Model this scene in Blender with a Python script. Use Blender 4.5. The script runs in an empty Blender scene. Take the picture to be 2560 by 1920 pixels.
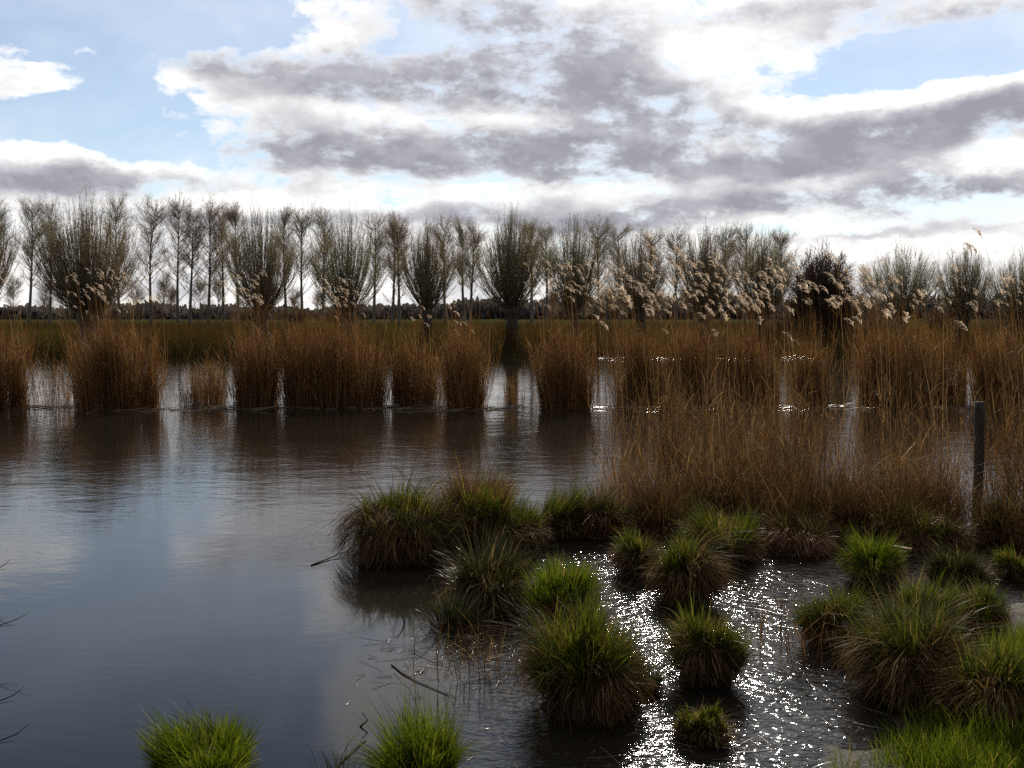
import bpy, math, random
import numpy as np
from mathutils import Vector

C = bpy.context.scene.collection
H = 2.2                      # eye height above the water
FPX = 1027.0
PITCH = math.atan(66.0 / FPX)
SUN_AZ, SUN_EL = math.radians(10.0), math.radians(29.5)

# ---------------------------------------------------------------- camera
cd = bpy.data.cameras.new("camera"); cam = bpy.data.objects.new("camera", cd); C.objects.link(cam)
cd.sensor_width = 36; cd.lens = 36 * FPX / 1024; cd.clip_start = 0.05; cd.clip_end = 6000
cam.location = (0, 0, H); cam.rotation_euler = (math.pi / 2 - PITCH, 0, 0)
bpy.context.scene.camera = cam

K_ = 1024 / 2212.0           # measurements were taken on a 2212 px wide view of the place
def ray(X, Y):
    u = (X * K_ - 512) / FPX; v = (384 - Y * K_) / FPX
    c, s = math.cos(PITCH), math.sin(PITCH)
    return np.array([u, c + v * s, -s + v * c])
def at(X, Y, d):
    r = ray(X, Y); return np.array([0, 0, H]) + r * (d / r[1])
def gp(X, Y, z=0.0):
    r = ray(X, Y); return np.array([0, 0, H]) + r * ((z - H) / r[2])
def azel(X, Y):
    r = ray(X, Y); r = r / np.linalg.norm(r)
    return math.atan2(r[0], r[1]), math.asin(r[2])

# ---------------------------------------------------------------- node helpers
class NT:
    def __init__(s, nt): s.nt = nt
    def n(s, t, **k):
        x = s.nt.nodes.new(t)
        for a, b in k.items(): setattr(x, a, b)
        return x
    def put(s, sock, v):
        if v is None: return
        if isinstance(v, bpy.types.NodeSocket): s.nt.links.new(v, sock)
        else:
            if hasattr(sock.default_value, '__len__') and not hasattr(v, '__len__'): v = (v,) * len(sock.default_value)
            if hasattr(v, '__len__') and len(sock.default_value) == 4 and len(v) == 3: v = tuple(v) + (1,)
            sock.default_value = v
    def m(s, op, a, b=None, c=None, clamp=False):
        x = s.n('ShaderNodeMath', operation=op, use_clamp=clamp)
        s.put(x.inputs[0], a); s.put(x.inputs[1], b); s.put(x.inputs[2], c); return x.outputs[0]
    def v(s, op, a, b=None, c=None):
        x = s.n('ShaderNodeVectorMath', operation=op)
        s.put(x.inputs[0], a); s.put(x.inputs[1], b)
        if c is not None: s.put(x.inputs[2], c)
        return x.outputs['Value'] if op in ('DOT_PRODUCT', 'LENGTH', 'DISTANCE') else x.outputs[0]
    def noise(s, vec, scale, detail=4, rough=0.55, dist=0.0, out='Fac'):
        x = s.n('ShaderNodeTexNoise'); s.put(x.inputs['Vector'], vec)
        x.inputs['Scale'].default_value = scale; x.inputs['Detail'].default_value = detail
        x.inputs['Roughness'].default_value = rough; x.inputs['Distortion'].default_value = dist
        return x.outputs[out]
    def mix(s, f, a, b, t='MIX'):
        x = s.n('ShaderNodeMix', data_type='RGBA', blend_type=t)
        s.put(x.inputs[0], f); s.put(x.inputs[6], a); s.put(x.inputs[7], b); return x.outputs[2]
    def sstep(s, x, lo, hi, a=0.0, b=1.0):
        r = s.n('ShaderNodeMapRange', interpolation_type='SMOOTHSTEP')
        s.put(r.inputs[0], x); s.put(r.inputs[1], lo); s.put(r.inputs[2], hi); s.put(r.inputs[3], a); s.put(r.inputs[4], b)
        return r.outputs[0]
    def ramp(s, f, stops):
        r = s.n('ShaderNodeValToRGB'); e = r.color_ramp.elements
        while len(e) < len(stops): e.new(0.5)
        for i, (p, c) in enumerate(stops): e[i].position = p; e[i].color = (*c, 1)
        s.put(r.inputs[0], f); return r.outputs[0]

# ---------------------------------------------------------------- world: Nishita sky with broken cumulus
w = bpy.data.worlds.new("World"); bpy.context.scene.world = w; w.use_nodes = True
w.node_tree.nodes.clear(); W = NT(w.node_tree)
sky = W.n('ShaderNodeTexSky', sky_type='NISHITA'); sky.sun_disc = False
sky.sun_elevation = SUN_EL; sky.sun_rotation = SUN_AZ; sky.altitude = 0; sky.air_density = 1.0; sky.dust_density = 0.15; sky.ozone_density = 3.0
tc = W.n('ShaderNodeTexCoord').outputs['Generated']
d = W.v('NORMALIZE', tc)
sp = W.n('ShaderNodeSeparateXYZ'); W.put(sp.inputs[0], d); dx, dy, dz = sp.outputs
az = W.m('ARCTAN2', dx, dy); el = W.m('ARCSINE', dz)
cb = W.n('ShaderNodeCombineXYZ'); W.put(cb.inputs[0], az); W.put(cb.inputs[1], el)
ae = cb.outputs[0]
dn = W.v('MULTIPLY', d, (1, 1, 1.9))
wp1 = W.v('SUBTRACT', W.noise(dn, 6.5, 3, .5, out='Color'), (.5, .5, .5))
wp2 = W.v('SUBTRACT', W.noise(dn, 24, 6, .65, out='Color'), (.5, .5, .5))
q = W.v('ADD', ae, W.v('MULTIPLY', wp1, (.06, .026, 0)))
q = W.v('ADD', q, W.v('MULTIPLY', wp2, (.040, .024, 0)))
def blobs(lst, gauss=True):
    acc = 0.0
    for (cx, cy, rx, ry, st) in lst:
        if abs(rx) > 3:                     # measured on the 2212 px view
            a0, e0 = azel(cx, cy); rx = rx * K_ / FPX; ry = ry * K_ / FPX
        else: a0, e0 = math.radians(cx), math.radians(cy)
        t = W.v('MULTIPLY', W.v('SUBTRACT', q, (a0, e0, 0)), (1 / rx, 1 / ry, 0))
        r2 = W.v('DOT_PRODUCT', t, t)
        g = W.m('EXPONENT', W.m('MULTIPLY', r2, -1.0))
        acc = W.m('MULTIPLY_ADD', g, st, acc)
    return acc
holes = [(230, 5, 300, 68, 1.4), (230, 225, 80, 120, .75), (60, 262, 190, 38, 1.1), (300, 330, 130, 30, .7), (30, 30, 120, 60, .8), (160, 200, 60, 30, .5),
         (1960, 140, 240, 48, 1.3), (2120, 110, 130, 44, 1.0), (1740, 195, 110, 28, .7),
         (1790, 492, 170, 16, .8), (2170, 450, 120, 22, 1.1), (1620, 508, 90, 10, .6), (350, 408, 60, 24, .6), (560, 60, 50, 30, .4), (1290, 520, 100, 10, .4), (400, 210, 40, 18, .4), (960, 390, 300, 8, .3),
         (-26, 29, .42, .20, 1.9), (-50, 24, .4, .3, 1.0), (16, 40, .3, .16, .9), (60, 32, .4, .3, .8), (0, 62, .9, .3, .6)]
clumps = [(30, 100, 80, 12, .5), (70, 178, 110, 16, .55), (195, 112, 60, 20, .6), (110, 138, 60, 8, .3), (150, 160, 60, 14, .3), (130, 370, 200, 50, .5), (480, 160, 200, 60, .3), (2000, 220, 280, 40, .3), (2000, 540, 260, 30, .4),
          (700, 60, 120, 50, .3), (1500, 110, 200, 60, .3), (1106, 590, 1500, 60, .35), (-5, 21, .2, .05, .25)]
n1 = W.noise(dn, 10, 9, .60, .1)
n3 = W.noise(W.v('ADD', dn, W.v('MULTIPLY', wp2, (.03, .03, .03))), 30, 6, .62, .0)
sunup = (math.sin(SUN_AZ) * .008, 0, .028)
n1b = W.noise(W.v('ADD', dn, sunup), 10, 8, .60, .1)
n2 = W.noise(dn, 3.4, 6, .55, .2)
dens = W.m('MULTIPLY_ADD', W.m('SUBTRACT', n3, .5), .95, W.m('MULTIPLY_ADD', n1, 1.7, -.10))
dens = W.m('MULTIPLY_ADD', blobs(holes), -.70, dens); dens = W.m('ADD', dens, blobs(clumps))
alpha = W.sstep(dens, .22, .74)
darkl = [(820, 150, 260, 45, .85), (1130, 90, 170, 70, .75), (1180, 180, 180, 50, .7), (1400, 225, 170, 48, .95), (1060, 320, 330, 38, .95), (760, 345, 260, 28, .6),
         (1330, 355, 200, 30, .75), (730, 205, 170, 18, .6), (430, 135, 120, 28, .6), (1870, 310, 230, 45, 1.0), (2160, 240, 110, 35, .9),
         (1640, 370, 150, 28, .8), (2010, 425, 140, 38, 1.15), (1650, 438, 110, 20, .8), (1420, 452, 100, 24, .7), (700, 470, 240, 10, .5), (1190, 470, 200, 16, .6), (450, 395, 160, 14, .4), (1900, 500, 140, 10, .4), (1210, 430, 60, 20, .4), (560, 330, 170, 24, .45), (600, 250, 120, 24, .35), (940, 240, 60, 20, .35), (1050, 30, 160, 40, .5), (300, 460, 200, 12, .3), (1300, 130, 110, 60, .35), (1000, 455, 160, 14, .35), (900, 400, 200, 14, .35), (1250, 390, 200, 16, .4), (200, 410, 180, 18, .35), (60, 100, 100, 20, .25),
         (80, 385, 160, 26, .85), (1150, 485, 260, 14, .5), (2060, 40, 220, 26, .6), (1650, 25, 220, 20, .4), (2170, 400, 90, 30, .5), (1480, 280, 90, 30, .4),
         (14, 24, .2, .05, .6), (-2, 24, .1, .05, .3), (25, 21, .2, .04, .5)]
dk = blobs([(a_, b_, c_ * 1.1, d_ * 1.12, e_ * .95) for a_, b_, c_, d_, e_ in darkl])
# sunlit upper rims and thin places between the heavy parts
litl = [(1900, 215, 300, 24, .75), (1000, 250, 260, 20, .45), (1040, 150, 110, 16, .35), (1560, 130, 100, 50, .35), (700, 90, 130, 35, .4), (520, 60, 120, 40, .4), (330, 170, 90, 60, .4), (480, 240, 160, 24, .3),
        (1100, 402, 420, 14, .6), (2150, 345, 90, 34, .7), (1560, 320, 60, 24, .35), (1700, 235, 90, 26, .4), (1230, 20, 90, 40, .4), (1480, 90, 120, 40, .1), (160, 335, 200, 22, .5), (1800, 400, 120, 14, .45), (600, 440, 500, 16, .3), (1950, 545, 260, 22, .5)]
dk = W.m('MULTIPLY_ADD', blobs(litl), -.8, W.m('MULTIPLY', dk, 1.15))
dkn = W.m('MULTIPLY_ADD', W.m('SUBTRACT', n1, .5), .80, dk)
dkn = W.m('MULTIPLY_ADD', W.m('SUBTRACT', n3, .5), .24, dkn)
dark = W.sstep(dkn, -.38, 1.12)
relief = W.m('MULTIPLY_ADD', W.m('SUBTRACT', n1b, n1), 1.5, .0)
dark = W.m('ADD', dark, relief, clamp=True)
edge = W.sstep(dens, .34, .85)                       # thin margins let the light through
dark = W.m('MULTIPLY', dark, edge)
cloud = W.ramp(dark, [(0, (1.25, 1.22, 1.19)), (.16, (.97, .955, .95)), (.36, (.76, .755, .775)), (.66, (.53, .53, .575)), (1, (.35, .355, .405))])
sd = (math.sin(SUN_AZ) * math.cos(SUN_EL), math.cos(SUN_AZ) * math.cos(SUN_EL), math.sin(SUN_EL))
cosang = W.v('DOT_PRODUCT', d, sd)
glow = W.m('ADD', W.m('MULTIPLY', W.m('POWER', W.m('MAXIMUM', cosang, 0), 90), 1.1), .94)
away = W.sstep(dy, -.5, .5, .35, 1.0)                # clouds on the far side of the sky are farther from the sun
cloud = W.v('MULTIPLY', cloud, W.m('MULTIPLY', glow, away))
bg1 = W.n('ShaderNodeBackground'); W.put(bg1.inputs[0], sky.outputs[0]); bg1.inputs[1].default_value = .092
veil = W.m('MULTIPLY', W.sstep(n2, .30, .75, .10, .50), W.sstep(el, .40, .27, .05, 1.0)); alpha = W.m('MAXIMUM', alpha, veil)   # thin high cloud over the blue
bg2 = W.n('ShaderNodeBackground'); W.put(bg2.inputs[0], cloud); bg2.inputs[1].default_value = 1.0
mx = W.n('ShaderNodeMixShader'); W.put(mx.inputs[0], alpha); W.nt.links.new(bg1.outputs[0], mx.inputs[1]); W.nt.links.new(bg2.outputs[0], mx.inputs[2])
wo = W.n('ShaderNodeOutputWorld'); W.nt.links.new(mx.outputs[0], wo.inputs[0])
w.cycles.sampling_method = 'MANUAL'; w.cycles.sample_map_resolution = 512

sl = bpy.data.lights.new("sun", 'SUN'); sl.energy = 4.8; sl.angle = math.radians(.55); sl.color = (1, .94, .85)
so = bpy.data.objects.new("sun", sl); C.objects.link(so)
so.rotation_euler = (-Vector(sd)).to_track_quat('-Z', 'Y').to_euler(); so.location = (20, 60, 50)

# ---------------------------------------------------------------- materials
def new_mat(name):
    m = bpy.data.materials.new(name); m.use_nodes = True; m.node_tree.nodes.clear(); return m, NT(m.node_tree)
def out(n, sh):
    o = n.n('ShaderNodeOutputMaterial'); n.nt.links.new(sh, o.inputs[0]); return o
def leafmat(name, stops, trans=.45, gloss=.06, rough=.35, clump=0.0, tint=(1.15, 1.05, .75)):
    m, n = new_mat(name)
    g = n.n('ShaderNodeNewGeometry')
    f = g.outputs['Random Per Island']
    if clump:
        pos = n.noise(g.outputs['Position'], clump, 2)
        f = n.m('MULTIPLY_ADD', n.m('SUBTRACT', pos, .5), 1.3, n.m('MULTIPLY_ADD', f, .7, .15), clamp=True)
    col = n.ramp(f, stops)
    df = n.n('ShaderNodeBsdfDiffuse'); n.put(df.inputs[0], col)
    tr = n.n('ShaderNodeBsdfTranslucent'); n.put(tr.inputs[0], n.mix(1.0, col, tint, 'MULTIPLY'))
    a = n.n('ShaderNodeMixShader'); a.inputs[0].default_value = trans
    n.nt.links.new(df.outputs[0], a.inputs[1]); n.nt.links.new(tr.outputs[0], a.inputs[2])
    gl = n.n('ShaderNodeBsdfGlossy'); gl.inputs['Roughness'].default_value = rough
    b = n.n('ShaderNodeMixShader'); b.inputs[0].default_value = gloss
    n.nt.links.new(a.outputs[0], b.inputs[1]); n.nt.links.new(gl.outputs[0], b.inputs[2])
    out(n, b.outputs[0]); return m
M = {}
M['reed'] = leafmat('reed_stem', [(0, (.05, .024, .009)), (.5, (.145, .066, .022)), (.85, (.225, .115, .042)), (1, (.34, .22, .11))], .32, .03, .4)
M['reed_leaf'] = leafmat('reed_leaf', [(0, (.07, .034, .013)), (.5, (.17, .082, .030)), (.85, (.27, .15, .058)), (1, (.42, .29, .15))], .42, .02, .4)
M['reed_near'] = leafmat('reed_stem_near', [(0, (.04, .022, .010)), (.5, (.115, .062, .025)), (.88, (.21, .125, .055)), (1, (.46, .33, .19))], .28, .03, .35)
M['rust_dark'] = leafmat('rusty_dark_stem', [(0, (.03, .015, .007)), (.5, (.08, .038, .015)), (.85, (.14, .072, .028)), (1, (.30, .19, .10))], .25, .01, .4)
M['litter'] = leafmat('wet_litter', [(0, (.03, .018, .010)), (.6, (.09, .06, .032)), (1, (.3, .22, .13))], .1, .10, .22)
M['plume'] = leafmat('reed_plume', [(0, (.42, .33, .24)), (.5, (.68, .56, .43)), (1, (.88, .78, .64))], .62, .0, .5, tint=(1.05, .97, .88))
M['far_reed'] = leafmat('far_reed', [(0, (.04, .022, .009)), (.45, (.075, .042, .016)), (.62, (.085, .06, .020)), (1, (.075, .085, .022))], .3, .0, .5, clump=.12)
M['dead'] = leafmat('dead_blade', [(0, (.022, .012, .006)), (.5, (.070, .038, .015)), (.85, (.14, .085, .034)), (1, (.34, .23, .11))], .3, .006, .4)
M['straw'] = leafmat('straw_blade', [(0, (.07, .04, .014)), (.5, (.17, .11, .042)), (1, (.40, .28, .14))], .4, .01, .35)
M['rust'] = leafmat('rusty_blade', [(0, (.05, .02, .008)), (.5, (.13, .055, .022)), (.85, (.24, .12, .055)), (1, (.5, .36, .24))], .3, .02, .3)
M['green'] = leafmat('green_blade', [(0, (.020, .026, .006)), (.45, (.046, .062, .010)), (.78, (.078, .10, .014)), (1, (.20, .15, .06))], .45, .02, .3, tint=(1.3, 1.25, .5))
M['bright'] = leafmat('bright_green_blade', [(0, (.034, .050, .006)), (.5, (.070, .102, .010)), (.88, (.115, .148, .018)), (1, (.24, .19, .07))], .5, .008, .4, tint=(1.3, 1.25, .5))
M['olive'] = leafmat('dull_green_blade', [(0, (.012, .016, .006)), (.5, (.026, .036, .011)), (.8, (.045, .052, .017)), (1, (.16, .12, .06))], .35, .02, .3)
M['twig'] = leafmat('willow_twig', [(0, (.09, .072, .05)), (.6, (.19, .155, .105)), (1, (.30, .26, .17))], .25, .02, .5)
M['twig_grey'] = leafmat('poplar_twig', [(0, (.12, .10, .088)), (.6, (.22, .19, .165)), (1, (.32, .28, .24))], .25, .02, .5)
M['twig_far'] = leafmat('far_twig', [(0, (.07, .065, .068)), (.6, (.12, .11, .112)), (1, (.17, .155, .15))], .2, .0, .5)
M['twig_dark'] = leafmat('dark_twig', [(0, (.045, .030, .024)), (.6, (.10, .068, .054)), (1, (.16, .11, .085))], .3, .0, .5)
M['bud'] = leafmat('poplar_bud', [(0, (.13, .10, .07)), (1, (.28, .22, .16))], .5, .0, .5)
M['bud_green'] = leafmat('willow_young_leaf', [(0, (.10, .13, .045)), (1, (.22, .24, .10))], .55, .0, .5)
M['bud_pale'] = leafmat('willow_catkin', [(0, (.32, .32, .22)), (1, (.62, .62, .48))], .55, .0, .5, tint=(1, 1, .95))

def barkmat(name, c1, c2, sc=6):
    m, n = new_mat(name)
    tcn = n.n('ShaderNodeTexCoord').outputs['Object']
    st = n.v('MULTIPLY', tcn, (sc, sc, sc * .25))
    f = n.noise(st, 3.0, 6, .65, .4)
    col = n.mix(n.sstep(f, .3, .7), c1, c2)
    p = n.n('ShaderNodeBsdfPrincipled'); n.put(p.inputs['Base Color'], col); p.inputs['Roughness'].default_value = .85
    b = n.n('ShaderNodeBump'); b.inputs['Strength'].default_value = .8; b.inputs['Distance'].default_value = .05
    n.put(b.inputs['Height'], f); n.nt.links.new(b.outputs[0], p.inputs['Normal'])
    out(n, p.outputs[0]); return m
M['bark'] = barkmat('willow_bark', (.022, .017, .012), (.075, .058, .04))
M['bark_grey'] = barkmat('poplar_bark', (.06, .055, .05), (.16, .145, .125), 4)
M['post'] = barkmat('weathered_wood', (.010, .009, .008), (.04, .033, .026), 14)
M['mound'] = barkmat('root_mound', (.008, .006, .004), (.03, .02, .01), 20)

m, n = new_mat('ground'); M['ground'] = m
g = n.n('ShaderNodeNewGeometry').outputs['Position']
big = n.noise(g, .08, 5, .6); fine = n.noise(g, 3.5, 6, .7)
c = n.mix(n.sstep(big, .35, .65), (.035, .040, .012), (.065, .052, .022))
c = n.mix(n.sstep(fine, .4, .7), c, (.03, .024, .012))
p = n.n('ShaderNodeBsdfDiffuse'); n.put(p.inputs['Color'], c)
b = n.n('ShaderNodeBump'); b.inputs['Distance'].default_value = .06; n.put(b.inputs['Height'], fine); n.nt.links.new(b.outputs[0], p.inputs['Normal'])
out(n, p.outputs[0])

m, n = new_mat('wet_mud'); M['mud'] = m
g = n.n('ShaderNodeNewGeometry').outputs['Position']
f1 = n.noise(g, 12, 6, .7); f2 = n.noise(g, 60, 4, .7)
p = n.n('ShaderNodeBsdfPrincipled'); n.put(p.inputs['Base Color'], n.mix(f1, (.010, .008, .005), (.05, .036, .02)))
n.put(p.inputs['Roughness'], n.sstep(f2, .3, .7, .6, .85)); p.inputs['IOR'].default_value = 1.2
b = n.n('ShaderNodeBump'); b.inputs['Strength'].default_value = 1; b.inputs['Distance'].default_value = .012
n.put(b.inputs['Height'], n.m('MULTIPLY_ADD', f2, .45, f1)); n.nt.links.new(b.outputs[0], p.inputs['Normal'])
out(n, p.outputs[0])

m, n = new_mat('water'); M['water'] = m
g = n.n('ShaderNodeNewGeometry').outputs['Position']
s3 = n.n('ShaderNodeSeparateXYZ'); n.put(s3.inputs[0], g); gx, gy, gz = s3.outputs
st = n.v('MULTIPLY', g, (.62, 1.0, 1.0))
r1 = n.noise(st, 2.2, 2, .5, .3); r2 = n.noise(st, 9.0, 3, .55, .4); r3 = n.noise(n.v('MULTIPLY', g, (.42, 1.0, 1.0)), 27, 2, .5, .5)
patch = n.noise(g, .55, 3, .55)
far = n.sstep(gy, 6.5, 13.0, .08, .42)                                   # breeze reaches the open water, not the lee of the bank
marsh = n.m('MULTIPLY', n.sstep(gx, -.45, .35), n.sstep(gy, 12.5, 9.0))     # shallow, twitching water between the tussocks
marshm = n.m('MULTIPLY', marsh, n.sstep(patch, .28, .50, .30, 1.0))
open_ = n.m('MULTIPLY', far, n.sstep(patch, .25, .7, .55, 1.15))
hgt = n.m('MULTIPLY', n.m('ADD', n.m('MULTIPLY', r1, .012), n.m('MULTIPLY_ADD', r2, .0065, n.m('MULTIPLY', r3, .0008))), open_)
hgt = n.m('MULTIPLY_ADD', n.m('MULTIPLY_ADD', r3, .0050, n.m('MULTIPLY', r2, .0070)), n.m('MULTIPLY', marshm, 2.0), hgt)
b = n.n('ShaderNodeBump'); b.inputs['Strength'].default_value = 1; b.inputs['Distance'].default_value = 1.0
n.put(b.inputs['Height'], hgt)
p = n.n('ShaderNodeBsdfPrincipled')
n.put(p.inputs['Base Color'], n.mix(n.noise(g, .5, 4), (.009, .008, .007), (.020, .016, .010)))
p.inputs['Roughness'].default_value = .065; p.inputs['IOR'].default_value = 1.333
n.nt.links.new(b.outputs[0], p.inputs['Normal']); out(n, p.outputs[0])

# ---------------------------------------------------------------- mesh helpers
class Soup:
    """collects quads as numpy blocks and links them as ONE mesh object"""
    def __init__(s): s.V = []; s.F = []; s.n = 0
    def add(s, V, F):
        s.V.append(np.asarray(V, np.float32).reshape(-1, 3)); s.F.append(np.asarray(F, np.int64).reshape(-1, 4) + s.n); s.n += len(s.V[-1])
    def ribbons(s, P, Wd, side):
        N, K, _ = P.shape
        if N == 0: return
        o = side[:, None, :] * (Wd[..., None] * .5)
        V = np.stack([P - o, P + o], 2).reshape(-1, 3)
        i = (np.arange(N) * K * 2)[:, None] + (np.arange(K - 1) * 2)[None, :]
        F = np.stack([i, i + 1, i + 3, i + 2], -1); s.add(V, F)
    def tubes(s, P, R, S=3):
        N, K, _ = P.shape
        if N == 0: return
        T = np.gradient(P, axis=1); T /= np.linalg.norm(T, axis=-1, keepdims=True) + 1e-9
        ref = np.where(np.abs(T[..., 2:3]) > .9, np.array([1.0, 0, 0]), np.array([0, 0, 1.0]))
        ref = np.broadcast_to(ref[:, :1], T.shape)
        A = np.cross(T, ref); A /= np.linalg.norm(A, axis=-1, keepdims=True) + 1e-9
        B = np.cross(T, A)
        th = np.arange(S) * 2 * math.pi / S
        ring = A[:, :, None] * np.cos(th)[None, None, :, None] + B[:, :, None] * np.sin(th)[None, None, :, None]
        V = (P[:, :, None] + ring * R[..., None, None]).reshape(-1, 3)
        i0 = (np.arange(N) * K * S)[:, None, None] + (np.arange(K - 1) * S)[None, :, None]
        j = np.arange(S)[None, None, :]; j2 = (j + 1) % S
        F = np.stack([i0 + j, i0 + j2, i0 + S + j2, i0 + S + j], -1); s.add(V, F)
    def build(s, name, mat, parent=None, smooth=False):
        me = bpy.data.meshes.new(name)
        V = np.concatenate(s.V); F = np.concatenate(s.F)
        off = np.array(parent.location) if parent is not None and parent.parent is None else np.zeros(3)
        V = V - off.astype(np.float32)
        me.vertices.add(len(V)); me.vertices.foreach_set('co', V.ravel())
        me.loops.add(len(F) * 4); me.loops.foreach_set('vertex_index', F.ravel().astype(np.int32))
        me.polygons.add(len(F)); me.polygons.foreach_set('loop_start', np.arange(0, len(F) * 4, 4, dtype=np.int32))
        if smooth: me.polygons.foreach_set('use_smooth', np.ones(len(F), bool))
        me.update(calc_edges=True); me.materials.append(mat)
        o = bpy.data.objects.new(name, me); C.objects.link(o)
        if parent is not None: o.parent = parent
        return o

def thing(name, label, cat, loc, group=None):
    o = bpy.data.objects.new(name, None); C.objects.link(o); o.empty_display_size = .2
    o.location = tuple(float(x) for x in loc); o['label'] = label; o['category'] = cat
    if group: o['group'] = group
    return o
def tag(o, label, cat, group=None, kind=None):
    o['label'] = label; o['category'] = cat
    if group: o['group'] = group
    if kind: o['kind'] = kind
    return o

def blades(rng, base, heading, L, t0, c, K=5, p=1.3, zmin=.004, jit=0.0):
    """curved blades: tilt from vertical goes t0 -> t0+c along the blade"""
    N = len(L); s = np.linspace(0, 1, K)
    th = t0[:, None] + c[:, None] * s[None, :] ** p
    hd = heading[:, None] + (rng.normal(0, jit, (N, K)) if jit else 0)
    dv = np.stack([np.sin(th) * np.cos(hd), np.sin(th) * np.sin(hd), np.cos(th)], -1) * (L / (K - 1))[:, None, None]
    P = np.zeros((N, K, 3)); P[:, 0] = base; P[:, 1:] = base[:, None] + np.cumsum(dv[:, :-1], 1)
    P[..., 2] = np.maximum(P[..., 2], zmin) if zmin is not None else P[..., 2]
    return P
def sides(rng, heading, spread=.9):
    a = heading + math.pi / 2 + rng.normal(0, spread, len(heading))
    return np.stack([np.cos(a), np.sin(a), rng.normal(0, .15, len(heading))], -1)
def taper(N, w, prof):
    return np.asarray(w)[:, None] * np.asarray(prof)[None, :]

# ---------------------------------------------------------------- ground and water
shore = np.array([[-60, 2.2], [-8, 3.2], [-2.0, 3.9], [.3, 4.1], [1.35, 4.55], [1.95, 5.05], [2.6, 5.9], [3.15, 6.7], [3.75, 7.6], [4.6, 8.6], [6.2, 10.2], [9, 13], [14, 20], [22, 40], [30, 80]])
def near_sd(x, y):
    """signed distance to the near shoreline, positive on land"""
    best = np.full(np.shape(x), 1e9); sign = np.ones(np.shape(x))
    for a, b in zip(shore[:-1], shore[1:]):
        dv = b - a; L2 = dv @ dv
        t = np.clip(((x - a[0]) * dv[0] + (y - a[1]) * dv[1]) / L2, 0, 1)
        ex = x - a[0] - t * dv[0]; ey = y - a[1] - t * dv[1]; dd = np.hypot(ex, ey)
        cr = dv[0] * (y - a[1]) - dv[1] * (x - a[0])
        upd = dd < best; best = np.where(upd, dd, best); sign = np.where(upd, np.where(cr < 0, 1, -1), sign)
    return best * sign
def wob(x, y, f=1.0, s=0.0):
    return (np.sin(x * 1.3 * f + s) * np.cos(y * 1.1 * f + s * 2) + .5 * np.sin(x * 2.9 * f + y * 2.3 * f + s * 3) + .25 * np.cos(x * 6.1 * f - y * 5.3 * f + s)) / 1.75
FAR = 57.5
def sm(a, b, x):
    t = np.clip((x - a) / (b - a), 0, 1); return t * t * (3 - 2 * t)
def hz(x, y):
    x = np.asarray(x, float); y = np.asarray(y, float)
    sd = near_sd(x, y) + wob(x, y, 1.7, 1) * .25
    near = -.5 + sm(-1.0, .5, sd) * .56 + sm(.3, 5, sd) * .55 + wob(x, y, 2.6, 4) * .03
    fy = y - (FAR + wob(x, y * 0, .12, 2) * 1.2)
    far = -.5 + sm(-.6, 1.8, fy) * 1.15 + sm(8, 34, fy) * .75 + sm(34, 44, fy) * .35 + wob(x, y, .15, 3) * .10 * sm(1, 8, fy)
    far = far + sm(400, 2500, fy) * 2
    return np.where(y > 35, far, np.where(sd > -1.2, near, -.5))
def grid_obj(name, xs, ys, zf, mat, smooth=True):
    X, Y = np.meshgrid(xs, ys); Z = zf(X, Y)
    V = np.stack([X, Y, Z], -1).reshape(-1, 3); nx = len(xs)
    i = (np.arange(len(ys) - 1) * nx)[:, None] + np.arange(nx - 1)[None, :]
    s = Soup(); s.add(V, np.stack([i, i + 1, i + nx + 1, i + nx], -1)); return s.build(name, mat, smooth=smooth)
xs = np.unique(np.concatenate([-np.geomspace(12, 2600, 40), np.arange(-12, 12, .2), np.geomspace(12, 2600, 40)]))
ys = np.unique(np.concatenate([-np.geomspace(2, 600, 20), np.arange(-2, 16, .2), np.arange(16, 54, 2.0), np.arange(54, 110, .8), np.geomspace(110, 3500, 50)]))
go = grid_obj('ground', xs, ys, hz, M['ground']); go['kind'] = 'structure'
wo_ = grid_obj('water', np.linspace(-260, 260, 30), np.linspace(-20, 63, 20), lambda x, y: x * 0, M['water'], False); wo_['kind'] = 'structure'

# wet mud that just breaks the surface between the tussocks
from mathutils import noise as mnoise
def mudz(X, Y):
    Z = np.zeros_like(X); f = Z.ravel(); 
    for i, (x, y) in enumerate(zip(X.ravel(), Y.ravel())):
        a = mnoise.fractal((x * 1.1, y * 1.1, 0), 1.0, 2.0, 3); b_ = mnoise.fractal((x * 7, y * 9, 5), .9, 2.0, 4)
        f[i] = a * .035 + b_ * .014
    sd = near_sd(X, Y)
    Z = f.reshape(X.shape) - .040 - .02 * sm(1.4, .3, X) + .05 * sm(-.7, .2, sd) - .03 * sm(9.5, 11, Y)
    ex = np.minimum.reduce([X + .2, 7 - X, Y - 3.8, 13 - Y]); return Z - .06 * sm(.6, 0, ex)
mo = grid_obj('mud', np.arange(-.2, 7.0, .035), np.arange(3.8, 13, .04), mudz, M['mud']); mo['kind'] = 'structure'

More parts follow.
